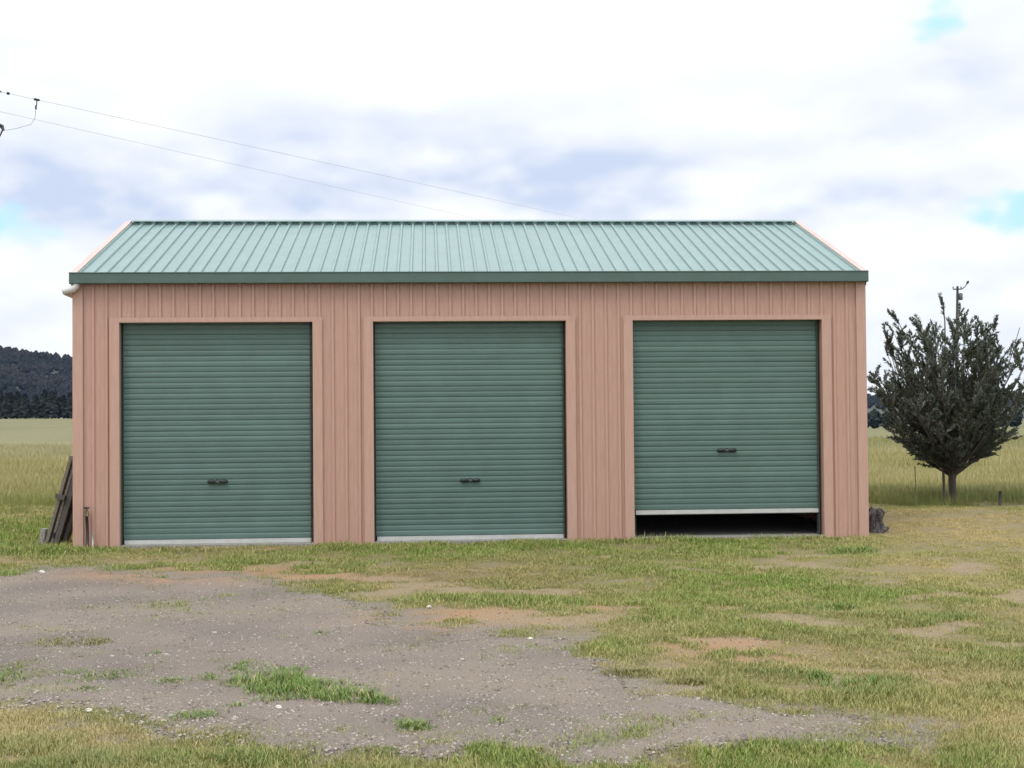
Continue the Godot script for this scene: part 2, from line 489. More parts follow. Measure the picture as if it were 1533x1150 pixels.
	# turned-down tongues over each rib
	for k in range(-29, 30):
		var x := k * PITCH
		var o2 := Vector3(0, y_low, 0.09) - Vector3(0, -sin(ang), cos(ang)) * (length - 0.122)
		var u2 := Vector3(0, cos(ang), sin(ang))
		quad(st, o2 + Vector3(x - 0.028, 0, 0), o2 + Vector3(x + 0.028, 0, 0), o2 + Vector3(x + 0.034, 0, 0) + u2 * 0.0545, o2 + Vector3(x - 0.034, 0, 0) + u2 * 0.0545)
	obj("ridge_cap", st, M.roof, shed)
	# barge flashings down both gables
	for s in [-1.0, 1.0]:
		st = begin()
		for f in [1.0, -1.0]:
			var up := Vector3(0, cos(ang), sin(ang) * f)
			var down := Vector3(0, -sin(ang), cos(ang) * f)
			var o := Vector3(0, y_low, 0.09 if f > 0 else -6.09) - down * length + up * 0.036
			var xi: float = s * 4.925
			var xo: float = s * 5.006
			var p0 := o + Vector3(xi, 0, 0)
			var p1 := o + Vector3(xo, 0, 0)
			var e := down * length
			for q in [[p0, p1, p1 + e, p0 + e], [p1, p1 - up * 0.2, p1 - up * 0.2 + e, p1 + e], [p0, p0 - up * 0.036, p0 - up * 0.036 + e, p0 + e]]: quad(st, q[0], q[1], q[2], q[3])
		obj("barge_flashing", st, M.barge, shed)
	# gutters
	for f in [1.0, -1.0]:
		st = begin()
		var prof := [Vector2(0.03, 3.27), Vector2(0.035, 3.262), Vector2(0.125, 3.262), Vector2(0.135, 3.27), Vector2(0.137, 3.385), Vector2(0.144, 3.392), Vector2(0.144, 3.402), Vector2(0.13, 3.404), Vector2(0.126, 3.39), Vector2(0.124, 3.275), Vector2(0.04, 3.275), Vector2(0.034, 3.37), Vector2(0.03, 3.37)]
		var zc: float = 0.0 if f > 0 else -DEPTH
		for k in prof.size():
			var a: Vector2 = prof[k]
			var b: Vector2 = prof[(k + 1) % prof.size()]
			quad(st, Vector3(-5.012, b.y, zc + f * b.x), Vector3(-5.012, a.y, zc + f * a.x), Vector3(5.005, a.y, zc + f * a.x), Vector3(5.005, b.y, zc + f * b.x))
		for x in [-5.013, 5.002]:
			box(st, Vector3(x, 3.262, minf(zc + f * 0.031, zc + f * 0.136)), Vector3(x + 0.004, 3.40, maxf(zc + f * 0.031, zc + f * 0.136)))
		obj("gutter", st, M.gutter, shed)
	# plastic downpipe that turns from the gutter round the left corner
	st = begin(true)
	tube(st, [Vector3(-4.93, 3.265, 0.085), Vector3(-4.94, 3.235, 0.085), Vector3(-4.97, 3.205, 0.085), Vector3(-5.03, 3.185, 0.08), Vector3(-5.075, 3.18, 0.055), Vector3(-5.088, 3.172, 0.0), Vector3(-5.088, 3.15, -0.88), Vector3(-5.088, 3.11, -0.94), Vector3(-5.088, 3.04, -0.96), Vector3(-5.088, 1.5, -0.96), Vector3(-5.088, 0.05, -0.96)], [0.042, 0.042, 0.045, 0.045, 0.045, 0.042, 0.042, 0.042, 0.042, 0.042, 0.042], 14)
	obj("downpipe", st, M.pvc, shed)
	# portal frame inside
	for x in [-4.88, -1.68, 1.56, 4.88]:
		st = begin()
		box(st, Vector3(x - 0.05, 0.03, -0.26), Vector3(x + 0.05, 3.2, -0.14))
		obj("steel_post", st, M.zinc, shed)
		st = begin()
		box(st, Vector3(x - 0.05, 0.03, -5.9), Vector3(x + 0.05, 3.2, -5.75))
		obj("steel_post", st, M.zinc, shed)

func make_door(shed: Node3D, x0: float, x1: float, k: int) -> void:
	# frame flashings
	for s in [0, 1]:
		var st := begin()
		var e: float = x0 if s == 0 else x1
		var d := -1.0 if s == 0 else 1.0
		var xa: float = e + d * 0.118
		box(st, Vector3(minf(e, xa), -0.03, 0.028), Vector3(maxf(e, xa), DOOR_TOP, 0.032))
		box(st, Vector3(minf(e, e + d * 0.004), -0.03, -0.17), Vector3(maxf(e, e + d * 0.004), DOOR_TOP, 0.0275))
		box(st, Vector3(minf(xa, xa - d * 0.004), -0.03, 0.0), Vector3(maxf(xa, xa - d * 0.004), DOOR_TOP, 0.0275))
		obj("jamb_flashing", st, M.salmon_trim, shed)
	var st := begin()
	box(st, Vector3(x0 - 0.118, DOOR_TOP + 0.002, 0.0285), Vector3(x1 + 0.118, DOOR_TOP + 0.06, 0.0325))
	box(st, Vector3(x0 - 0.118, DOOR_TOP - 0.002, -0.17), Vector3(x1 + 0.118, DOOR_TOP + 0.0015, 0.0323))
	obj("head_flashing", st, M.salmon_trim, shed)
	var open: float = [0.03, 0.03, 0.315][k]
	var w := x1 - x0
	st = begin()
	# the curtain rolls up round a drum behind the head
	tube(st, [Vector3(x0 - 0.05, 2.98, -0.40), Vector3(x1 + 0.05, 2.98, -0.40)], [0.2, 0.2], 18)
	var door := obj("roller_door", st, M.door, shed)
	door.set_meta("label", ["green roller door nearest the leaning planks, fully closed", "middle green roller door, fully closed", "green roller door nearest the tree, stopped short above a dark gap"][k])
	# slats
	rng.seed = 40 + k
	var y := open + 0.055
	var hh := 0.1345
	var zc := -0.105
	while y < DOOR_TOP + 0.05:
		st = begin()
		var prof := [Vector2(0.0, -0.008), Vector2(0.005, -0.002), Vector2(0.020, 0.0015), Vector2(0.046, 0.0015), Vector2(0.060, -0.002), Vector2(0.066, -0.0045), Vector2(0.072, -0.002), Vector2(0.086, 0.0015), Vector2(0.113, 0.0015), Vector2(0.1295, -0.002), Vector2(0.1345, -0.008)]
		var dz := rng.randf_range(-0.0015, 0.0015)
		var tilt := rng.randf_range(-0.003, 0.003)
		for i in prof.size() - 1:
			var a: Vector2 = prof[i]
			var b: Vector2 = prof[i + 1]
			var za := zc + a.y + dz + tilt * (a.x / hh - 0.5)
			var zb := zc + b.y + dz + tilt * (b.x / hh - 0.5)
			quad(st, Vector3(x0 + 0.02, y + a.x, za), Vector3(x1 - 0.02, y + a.x, za), Vector3(x1 - 0.02, y + b.x, zb), Vector3(x0 + 0.02, y + b.x, zb))
		obj("slat", st, M.door_tones[rng.randi() % 4], door)
		y += hh
	# side channels
	for e in [x0 + 0.004, x1 - 0.044]:
		st = begin()
		box(st, Vector3(e, 0.03, -0.15), Vector3(e + 0.006, DOOR_TOP + 0.1, -0.055))
		box(st, Vector3(e + 0.034, 0.03, -0.15), Vector3(e + 0.04, DOOR_TOP + 0.1, -0.135))
		box(st, Vector3(e + 0.0065, 0.03, -0.15), Vector3(e + 0.0335, DOOR_TOP + 0.1, -0.14))
		obj("guide_rail", st, M.channel, door)
	st = begin()
	box(st, Vector3(x0 + 0.03, open, -0.128), Vector3(x1 - 0.03, open + 0.052, -0.078), Transform3D.IDENTITY, 0.006)
	obj("bottom_rail", st, M.alloy, door)
	st = begin()
	box(st, Vector3(x0 + 0.04, open - 0.012, -0.12), Vector3(x1 - 0.04, open - 0.001, -0.09))
	obj("rubber_seal", st, M.rubber, door)
	# lift handle: two dark grips joined by a bar, with the lock between
	var hx: float = [-3.251, -0.092, 3.199][k]
	var hy: float = [0.80, 0.779, 1.124][k]
	st = begin(true)
	for s in [-1.0, 1.0]:
		var g := Vector3(hx + s * 0.075, hy, zc)
		tube(st, [g + Vector3(-0.036, 0, 0.002), g + Vector3(-0.03, 0, 0.03), g + Vector3(0.03, 0, 0.03), g + Vector3(0.036, 0, 0.002)], [0.02, 0.024, 0.024, 0.02], 8)
	tube(st, [Vector3(hx - 0.06, hy - 0.012, zc + 0.022), Vector3(hx + 0.06, hy - 0.012, zc + 0.022)], [0.009, 0.009], 6)
	obj("handle", st, M.dark_metal, door)
	st = begin(true)
	tube(st, [Vector3(hx, hy + 0.012, zc), Vector3(hx, hy + 0.012, zc + 0.018)], [0.019, 0.019], 12)
	obj("lock", st, M.zinc_dark, door)

# ---------------------------------------------------------------- small things
func make_planks() -> void:
	var labels := ["outermost weathered plank leaning against the shed's side, with a cross cleat", "thin grey plank leaning between the cleated plank and the thick dark one", "thick dark plank leaning closest to the shed's side wall", "short blackened board at the foot of the leaning planks"]
	# foot x, foot z, top x, top y, thickness, width, tone
	var spec := [[-5.44, -0.34, -5.13, 1.13, 0.042, 0.12, 0], [-5.387, -0.38, -5.10, 1.04, 0.034, 0.2, 1], [-5.325, -0.36, -5.075, 0.9, 0.065, 0.24, 2], [-5.255, -0.44, -5.05, 0.66, 0.05, 0.18, 2]]
	for k in 4:
		var s: Array = spec[k]
		var foot := Vector3(s[0], -0.02, s[1])
		var top := Vector3(s[2], s[3], s[1] - 0.05)
		var p := thing("timber_plank", labels[k], "plank", foot, "old planks leaning on the shed")
		var d := (top - foot)
		var len := d.length()
		var b := Basis()
		b.y = d / len
		b.z = Vector3.BACK - b.y * b.y.z
		b.z = b.z.normalized()
		b.x = b.y.cross(b.z)
		var t := Transform3D(b, Vector3.ZERO)
		var st := begin()
		box(st, Vector3(-s[4] / 2, 0, -s[5]), Vector3(s[4] / 2, len, 0), t, 0.004)
		obj("board", st, [M.wood_grey, M.wood_pale, M.wood_dark][s[6]], p)
		if k == 0:
			st = begin()
			box(st, Vector3(-0.045, len * 0.53, -0.20), Vector3(0.075, len * 0.53 + 0.06, 0.028), t, 0.006)
			obj("cleat", st, M.wood_dark, p)
		if k == 1:
			st = begin()
			box(st, Vector3(-0.018, len * 0.12, 0.001), Vector3(0.018, len * 0.18, 0.014), t, 0.004)
			obj("bracket", st, M.dark_metal, p)
	var st2 := begin()
	box(st2, Vector3(-0.033, -0.02, -0.05), Vector3(0.033, 0.22, 0.05), Transform3D(Basis(Vector3(0, 0, 1), -0.12), Vector3.ZERO), 0.012)
	var blk := obj("concrete_block", st2, M.concrete)
	blk.position = Vector3(-5.49, 0.0, -0.40)
	tag(blk, "small pale block standing at the foot of the leaning planks", "block")

func make_tap() -> void:
	var t := thing("garden_tap", "brown standpipe with a brass tap at the shed's front corner", "tap", Vector3(-4.815, 0, 0.075))
	var st := begin(true)
	tube(st, [Vector3(0, -0.05, 0), Vector3(0.004, 0.2, 0), Vector3(-0.004, 0.42, 0)], [0.021, 0.020, 0.019], 10)
	obj("riser_pipe", st, M.dark_pipe, t)
	st = begin(true)
	tube(st, [Vector3(-0.004, 0.41, 0), Vector3(-0.006, 0.45, 0.0), Vector3(-0.004, 0.475, 0.0)], [0.026, 0.026, 0.016], 10)
	tube(st, [Vector3(-0.006, 0.45, 0.0), Vector3(0.02, 0.452, 0.05), Vector3(0.03, 0.435, 0.075), Vector3(0.03, 0.405, 0.08)], [0.018, 0.017, 0.017, 0.018], 10)
	obj("tap_body", st, M.brass, t)
	st = begin(true)
	tube(st, [Vector3(-0.004, 0.475, 0), Vector3(-0.004, 0.50, 0.0)], [0.008, 0.008], 6)
	tube(st, [Vector3(-0.038, 0.502, 0), Vector3(-0.004, 0.507, 0.0), Vector3(0.03, 0.502, 0)], [0.008, 0.012, 0.008], 8)
	obj("tap_handle", st, M.dark_metal, t)
	st = begin(true)
	tube(st, [Vector3(0.062, -0.03, -0.02), Vector3(0.064, 0.10, -0.02), Vector3(0.062, 0.18, -0.02)], [0.012, 0.012, 0.012], 8)
	var stub := obj("pipe_stub", st, M.pvc)
	stub.position = Vector3(-4.815, 0, 0.075)
	tag(stub, "short white plastic pipe stub rising beside the standpipe", "pipe")

func make_log() -> void:
	var st := begin(true)
	rng.seed = 5
	var rings := []
	var n := 20
	var hs := [-0.05, 0.0, 0.05, 0.11, 0.17, 0.22, 0.26, 0.285, 0.295]
	for h in hs:
		var ring := []
		for s in n:
			var a := TAU * s / n
			var r := 0.105 + 0.05 * exp(-pow(maxf(h, 0.0) / 0.04, 2)) + n_fine.get_noise_3d(cos(a) * 0.9, h * 1.2, sin(a) * 0.9) * 0.12
			if h > 0.25: r *= 1.0 - (h - 0.25) * 8.0
			ring.append(Vector3(cos(a) * r * 0.95 + h * 0.1, h + n_fine.get_noise_2d(cos(a) * 0.8, sin(a) * 0.8 + h) * 0.09 * (h + 0.05) / 0.3, sin(a) * r * 1.3))
		rings.append(ring)
	for k in hs.size() - 1:
		for s in n:
			var s2 := (s + 1) % n
			quad(st, rings[k][s2], rings[k][s], rings[k + 1][s], rings[k + 1][s2])
	var c := Vector3(0.03, 0.295, 0)
	for s in n:
		for v in [c, rings[-1][s], rings[-1][(s + 1) % n]]: st.add_vertex(v)
	var t := thing("tree_stump", "dark weathered stump on the grass against the shed's corner beside the tree", "stump", Vector3(5.27, 0, -0.62))
	obj("stump_body", st, M.old_wood, t)
	st = begin(true)
	tube(st, [Vector3(0.02, -0.01, 0.12), Vector3(0.10, 0.03, 0.13), Vector3(0.155, 0.055, 0.10), Vector3(0.17, 0.05, 0.05)], [0.03, 0.035, 0.028, 0.012], 8)
	obj("root", st, M.old_wood, t)

func make_posts() -> void:
	var st := begin(true)
	var y := height(8.92, -5.0)
	tube(st, [Vector3(-0.012, -0.2, 0), Vector3(0, 0.12, 0), Vector3(0.004, 0.25, 0.0)], [0.032, 0.03, 0.026], 8)
	var p := obj("short_post", st, M.wood_dark)
	p.position = Vector3(8.92, y, -5.0)
	tag(p, "short dark post in the grass right of the tree", "post")
	st = begin(true)
	tube(st, [Vector3(0.01, -0.3, 0), Vector3(0.0, 0.5, 0), Vector3(-0.02, 0.85, 0.0)], [0.024, 0.022, 0.018], 8)
	p = obj("tree_stake", st, M.wood_dark)
	p.position = Vector3(8.055, height(8.055, -5.25), -5.25)
	tag(p, "slim dark stake standing close beside the tree trunk", "stake")
	st = begin(true)
	tube(st, [Vector3(0, -0.2, 0), Vector3(0.005, 0.4, 0), Vector3(0.0, 0.66, 0.0)], [0.008, 0.008, 0.007], 6)
	p = obj("thin_stake", st, M.wood_grey)
	p.position = Vector3(7.62, height(7.62, -5.4), -5.4)
	tag(p, "very thin grey stake in the tall grass between shed and tree", "stake")

func wire(called: String, a: Vector3, b: Vector3, sag: float, r: float, label: String) -> void:
	var st := begin(true)
	var pts := []
	var rad := []
	for k in 33:
		var t := k / 32.0
		t = t * t
		pts.append(a.lerp(b, t) - Vector3.UP * sag * 4.0 * t * (1 - t))
		rad.append(r)
	tube(st, pts, rad, 5)
	tag(obj(called, st, M.wire), label, "wire")

func make_power() -> void:
	var a1 := Vector3(-10.95, 8.94, -12.75)
	var b1 := Vector3(12.43, 11.02, -55)
	var a2 := Vector3(-10.95, 8.51, -12.75)
	var b2 := Vector3(12.43, 9.71, -55)
	wire("power_line", a1, b1, 0.0, 0.0045, "upper overhead wire sloping down behind the shed roof")
	wire("power_line", a2, b2, 0.0, 0.0035, "lower overhead wire sloping down behind the shed roof")
	# insulators strung on the upper wire, and the tail that drops from it
	var d1 := (b1 - a1).normalized()
	var p := thing("line_insulator", "dark strain insulator on the upper overhead wire at the photo's left edge", "insulator", a1 + d1 * 1.30)
	var st := begin(true)
	for k in 5:
		tube(st, [d1 * (-0.2 + k * 0.07), d1 * (-0.17 + k * 0.07), d1 * (-0.15 + k * 0.07)], [0.02, 0.045, 0.02], 10)
	obj("insulator_disc", st, M.dark_metal, p)
	st = begin(true)
	tube(st, [d1 * 0.14, d1 * 0.18], [0.014, 0.014], 6)
	tube(st, [d1 * 0.33, d1 * 0.36, d1 * 0.40, d1 * 0.42], [0.012, 0.032, 0.032, 0.012], 8)
	obj("clamp", st, M.dark_metal, p)
	var j := a1 + d1 * 2.55
	st = begin(true)
	tube(st, [j - d1 * 0.09, j - d1 * 0.07, j + d1 * 0.07, j + d1 * 0.09], [0.012, 0.028, 0.028, 0.012], 8)
	tube(st, [j, j + Vector3(0, -0.12, 0), j + Vector3(-0.02, -0.14, 0), j + Vector3(-0.02, -0.22, 0), j + Vector3(-0.02, -0.24, 0)], [0.012, 0.012, 0.02, 0.02, 0.008], 6)
	obj("tap_clamp", st, M.dark_metal, p).position = -p.position
	st = begin(true)
	var q := [j + Vector3(-0.02, -0.24, 0), j + Vector3(-0.03, -0.45, 0.05), j + Vector3(-0.1, -0.6, 0.1), j + Vector3(-0.4, -0.72, 0.2), j + Vector3(-0.7, -0.80, 0.3), j + Vector3(-0.93, -0.97, 0.4), j + Vector3(-1.05, -1.25, 0.45)]
	tube(st, q, [0.006, 0.006, 0.006, 0.006, 0.006, 0.006, 0.006], 6)
	tag(obj("drop_wire", st, M.wire), "short curling wire hanging from the upper overhead wire", "wire")
	# pole just outside the picture; its arm tip reaches in
	var pole := thing("power_pole", "timber power pole at the photo's left edge, only its arm tip in view", "pole", Vector3(-10.56, 0, -12.75))
	st = begin(true)
	tube(st, [Vector3(0, -0.5, 0), Vector3(0, 5, 0), Vector3(0, 9.3, 0)], [0.16, 0.14, 0.115], 12)
	obj("pole_shaft", st, M.wood_grey, pole)
	st = begin()
	box(st, Vector3(-0.9, 7.83, -0.06), Vector3(0.60, 7.92, 0.06))
	obj("cross_arm", st, M.dark_metal, pole)
	st = begin(true)
	tube(st, [Vector3(0.56, 7.92, 0.0), Vector3(0.65, 7.99, 0), Vector3(0.74, 7.94, 0), Vector3(0.77, 7.86, 0)], [0.035, 0.045, 0.045, 0.03], 10)
	tube(st, [Vector3(0.76, 7.88, 0.0), Vector3(0.70, 7.75, 0), Vector3(0.63, 7.60, 0)], [0.016, 0.016, 0.014], 6)
	obj("fuse_holder", st, M.dark_metal, pole)
	# pole beyond the small tree
	pole = thing("power_pole", "distant power pole whose top shows above the small tree", "pole", Vector3(POLEX, height(POLEX, -110.0), -110))
	var top: float = POLEY - pole.position.y
	st = begin(true)
	tube(st, [Vector3(-0.35, -0.5, 0), Vector3(-0.15, top * 0.6, 0), Vector3(0, top, 0)], [0.2, 0.16, 0.11], 10)
	obj("pole_shaft", st, M.pole_wood, pole)
	st = begin()
	box(st, Vector3(-0.42, top - 0.34, -0.17), Vector3(0.45, top - 0.22, -0.11))
	obj("cross_arm", st, M.pole_wood, pole)
	for x in [-0.38, 0.40]:
		st = begin(true)
		tube(st, [Vector3(x, top - 0.22, -0.14), Vector3(x, top - 0.12, -0.14), Vector3(x, top - 0.02, -0.14)], [0.03, 0.075, 0.04], 8)
		obj("pole_insulator", st, M.pole_wood, pole)
	st = begin(true)
	tube(st, [Vector3(0.42, top - 0.28, -0.14), Vector3(0.8, top - 0.05, -0.14), Vector3(1.02, top + 0.28, -0.14)], [0.05, 0.045, 0.045], 6)
	tube(st, [Vector3(1.0, top + 0.22, -0.14), Vector3(1.06, top + 0.36, -0.14), Vector3(1.16, top + 0.52, -0.14)], [0.05, 0.14, 0.07], 8)
	obj("fuse_holder", st, M.dark_metal, pole)
	st = begin(true)
	tube(st, [Vector3(0.32, top - 1.35, -0.1), Vector3(0.32, top - 1.30, -0.1), Vector3(0.32, top - 0.72, -0.1), Vector3(0.32, top - 0.66, -0.1)], [0.1, 0.21, 0.21, 0.1], 12)
	obj("transformer", st, M.pole_wood, pole)
	# far pole, behind the shed
	pole = thing("power_pole", "far power pole standing behind the shed", "pole", Vector3(12.43, -0.5, -55))
	st = begin(true)
	tube(st, [Vector3(0, -0.5, 0), Vector3(0, 11.7, 0)], [0.16, 0.12], 12)
	obj("pole_shaft", st, M.wood_grey, pole)

# ---------------------------------------------------------------- trees
func make_tree() -> void:
	var base := Vector3(8.22, height(8.22, -5.3), -5.3)
	var t := thing("small_tree", "dark bushy small tree with a short trunk right of the shed", "tree", base)
	rng.seed = 77
	var wood := begin(true)
	tube(wood, [Vector3(-0.02, -0.15, 0), Vector3(0.0, 0.0, 0), Vector3(0.01, 0.2, 0), Vector3(0.0, 0.42, 0), Vector3(0.02, 0.58, 0), Vector3(0.03, 0.75, 0)], [0.105, 0.076, 0.062, 0.062, 0.075, 0.045], 12)
	obj("trunk", wood, M.bark, t)
	var limbs := begin(true)
	var sprays := []   # [point, direction, length]
	# crown outline: radius by height above the ground
	var outline := Curve.new()
	outline.max_value = 2.0
	outline.max_domain = 4.0
	for q in [[0.5, 0.2], [0.8, 0.6], [1.2, 1.02], [1.7, 1.34], [2.15, 1.36], [2.55, 1.2], [2.85, 1.0], [3.08, 0.72]]: outline.add_point(Vector2(q[0], q[1]), 0, 0, Curve.TANGENT_LINEAR, Curve.TANGENT_LINEAR)
	for k in 165:
		var a := k * 2.39996 + rng.randf_range(-0.3, 0.3)
		var y := 0.75 + 2.3 * pow(rng.randf(), 0.8)
		var r := outline.sample(y) * (sqrt(rng.randf_range(0.02, 1.0)) if k % 3 else 1.0) * rng.randf_range(0.86, 1.02)
		if cos(a) > 0.3 and y > 2.5: r *= 0.85
		var top := Vector3(cos(a) * r, y, sin(a) * r)
		var start := Vector3(0.02, rng.randf_range(0.45, 0.74), 0)
		if k % 5 == 0: start.y = rng.randf_range(0.45, 0.55)
		var bend := start.lerp(top, 0.5) + Vector3(cos(a), -0.1, sin(a)) * rng.randf_range(-0.05, 0.2) * r + Vector3(rng.randf_range(-0.1, 0.1), rng.randf_range(-0.05, 0.05), rng.randf_range(-0.1, 0.1))
		var pts := []
		var rad := []
		var thick := 0.026 if k % 6 == 0 else 0.013
		for s in 7:
			var u := s / 6.0
			pts.append(start.lerp(bend, u).lerp(bend.lerp(top, u), u))
			rad.append(lerpf(thick, 0.005, u))
		tube(limbs, pts, rad, 6, false)
		# twigs along the outer part
		for s in 12:
			var u := 1.0 - 0.75 * pow(rng.randf(), 1.4)
			var p: Vector3 = start.lerp(bend, u).lerp(bend.lerp(top, u), u)
			var ax: Vector3 = (bend.lerp(top, u) - start.lerp(bend, u)).normalized()
			var dir := (ax * 0.7 + Vector3(rng.randf_range(-1, 1), rng.randf_range(-0.4, 0.8), rng.randf_range(-1, 1)) * 1.0 + Vector3.UP * 0.18).normalized()
			var l := rng.randf_range(0.12, 0.34)
			sprays.append([p, dir, l])
			tube(limbs, [p, p + dir * l * 0.5, p + dir * l * 0.9 + Vector3.UP * 0.02], [0.006, 0.004, 0.0025], 4, false)
	# longer bare shoots that stand above the crown
	var shoots := [[Vector3(0.14, 2.75, 0.0), Vector3(0.2, 3.25, 0.05), 0.010, 3], [Vector3(-0.12, 2.7, 0.1), Vector3(-0.16, 3.52, 0.1), 0.014, 2], [Vector3(-0.6, 2.4, 0.1), Vector3(-1.0, 3.25, 0.1), 0.009, 7], [Vector3(0.6, 2.2, 0.0), Vector3(0.62, 2.98, 0.0), 0.009, 5], [Vector3(0.9, 2.1, 0.0), Vector3(1.22, 3.0, 0.0), 0.009, 3], [Vector3(-0.85, 2.2, 0.0), Vector3(-1.15, 2.95, 0.0), 0.008, 6]]
	for s in shoots:
		tube(limbs, [s[0], s[0].lerp(s[1], 0.5) + Vector3(0.02, 0, 0), s[1]], [s[2], s[2] * 0.8, s[2] * 0.6], 5)
		for q in s[3]:
			var p: Vector3 = s[0].lerp(s[1], rng.randf_range(0.35, 0.85))
			sprays.append([p, ((s[1] - s[0]).normalized() + Vector3(rng.randf_range(-1, 1), 0, rng.randf_range(-1, 1)) * 0.5).normalized(), 0.22])
	obj("branches", limbs, M.bark, t)
	# narrow leaves in sprays
	var st := begin()
	for s in sprays:
		var n := int(95 * s[2] / 0.4)
		for q in n:
			var u := rng.randf_range(0.1, 1.08)
			var p: Vector3 = s[0] + s[1] * s[2] * u
			var d: Vector3 = (s[1] * 1.0 + Vector3(rng.randf_range(-1, 1), rng.randf_range(-0.8, 1), rng.randf_range(-1, 1)) * 0.75).normalized()
			leaf(st, p, d, rng.randf_range(0.045, 0.085), rng.randf_range(0.013, 0.021))
	obj("crown", st, M.leaf, t)

func leaf(st: SurfaceTool, p: Vector3, d: Vector3, l: float, w: float) -> void:
	var s := d.cross(Vector3(rng.randf_range(-1, 1), rng.randf_range(-1, 1), rng.randf_range(-1, 1))).normalized() * w * 0.5
	var g := rng.randf()
	st.set_color(Color(0.056, 0.072, 0.046).lerp(Color(0.15, 0.178, 0.148), g * g) if rng.randf() < 0.93 else Color(0.11, 0.085, 0.055))
	var m := p + d * l * 0.5
	for v in [p, m - s, m + s, m - s, p + d * l, m + s]: st.add_vertex(v)

func far_crown(seed_: int, conic: bool) -> Mesh:
	# a crown of many ragged foliage faces round a core, one metre tall
	rng.seed = seed_
	var st := begin()
	for k in 300:
		var u := pow(rng.randf(), 0.9)
		var a := rng.randf() * TAU
		var r := 0.0
		if conic: r = 0.19 * pow(1.0 - u, 0.6) * rng.randf_range(0.55, 1.1)
		else: r = 0.30 * sqrt(maxf(0.02, 1.0 - pow(2.0 * u - 0.95, 2))) * rng.randf_range(0.5, 1.1)
		var p := Vector3(cos(a) * r, 0.06 + u * 0.94, sin(a) * r)
		var s := 0.075 if conic else 0.10
		st.set_color(Color(1, 1, 1) * rng.randf_range(0.7, 1.35))
		var q := Vector3(cos(a), rng.randf_range(-0.3, 0.9), sin(a)).normalized()
		var e1 := q.cross(Vector3(rng.randf_range(-1, 1), 1, rng.randf_range(-1, 1))).normalized() * s
		var e2 := q.cross(e1).normalized() * s
		quad(st, p - e1, p - e2 * rng.randf_range(0.6, 1.3), p + e1, p + e2 * rng.randf_range(0.6, 1.3))
	st.generate_normals()
	return st.commit()

func make_far() -> void:
	# wooded hill
	var hx := axis(-1500, -620, 760, 1800, 22.0)
	var hz := axis(-2300, -1750, -800, -790, 22.0)
	var hill := obj("hill", grid_mesh(hx, hz, hill_h, func(x, z): return Color(0.055, 0.062, 0.045) * (1.0 + 0.4 * n_big.get_noise_2d(x * 0.05, z * 0.05))), M.vertex)
	tag(hill, "", "", "", "structure")
	rng.seed = 91
	var spots := []
	while spots.size() < 9000:
		var left := rng.randf() < 0.62
		var z := rng.randf_range(-1640, -860)
		var x := (rng.randf_range(-0.43, -0.15) if left else rng.randf_range(0.27, 0.52)) * (17.0 - z)
		var h := hill_h(x, z)
		if h < 1.0: continue
		var s := rng.randf_range(4.0, 8.0)
		var c := Color(0.022, 0.031, 0.034).lerp(Color(0.046, 0.045, 0.046), clampf(0.5 + n_big.get_noise_2d(x * 0.12, z * 0.12) * 1.5, 0, 1)) * rng.randf_range(0.7, 1.3)
		spots.append([Transform3D(Basis(Vector3.UP, rng.randf() * TAU).scaled(Vector3(s * 1.15, s, s * 1.15)), Vector3(x, h - 0.8, z)), c])
	scatter("hill_forest", "dark blue grey forest covering the far hill", "forest", far_crown(3, false), M.far_leaf, spots)
	# row of dark pines at the foot of the hill
	rng.seed = 17
	var trunk := begin(true)
	tube(trunk, [Vector3(0, -0.05, 0), Vector3(0, 0.5, 0)], [0.02, 0.014], 6)
	trunk.generate_normals()
	var trunk_mesh := trunk.commit()
	var crowns := [far_crown(21, true), far_crown(22, true), far_crown(23, true)]
	var n := 0
	for row in 2:
		for k in 16:
			var x := -176.0 + k * 3.3 + row * 1.6 + rng.randf_range(-0.7, 0.7)
			var z := -500.0 - row * 7.0 + rng.randf_range(-2, 2)
			far_tree("pine_tree", "dark pine in the distant row at the foot of the wooded hill", "distant pines at the hill foot", crowns[n % 3], trunk_mesh, M.pine, Vector3(x, height(x, z), z), rng.randf_range(7.6, 10.4), 1.5)
			n += 1
	var round_ := [far_crown(31, false), far_crown(32, false)]
	for k in 22:
		var x := 168.0 + k * 3.3 + rng.randf_range(-1.0, 1.0)
		var z := -500.0 + rng.randf_range(-6, 6)
		far_tree("field_tree", "dark rounded tree in the distant row behind the small tree", "distant trees beyond the paddock", round_[k % 2], trunk_mesh, M.pine, Vector3(x, height(x, z), z), rng.randf_range(5.5, 7.8), 1.25)

func far_tree(called: String, label: String, group: String, crown: Mesh, trunk: Mesh, m: Material, at: Vector3, h: float, wide: float) -> void:
	var t := thing(called, label, "tree", at, group)
	t.rotation.y = rng.randf() * TAU
	t.scale = Vector3(h * wide, h, h * wide)
	obj("trunk", trunk, M.bark, t)
	obj("crown", crown, m, t)

func hill_h(x: float, z: float) -> float:
	var h := 94.0 * exp(-(pow((x + 640) / 360.0, 2) + pow((z + 1330) / 330.0, 2)))
	h += 22.0 * exp(-(pow((x - 60) / 420.0, 2) + pow((z + 1400) / 330.0, 2)))
	h += 15.0 * exp(-(pow((x - 760) / 420.0, 2) + pow((z + 1420) / 320.0, 2)))
	return h + n_big.get_noise_2d(x * 0.1, z * 0.1) * 6.0 - 7.0

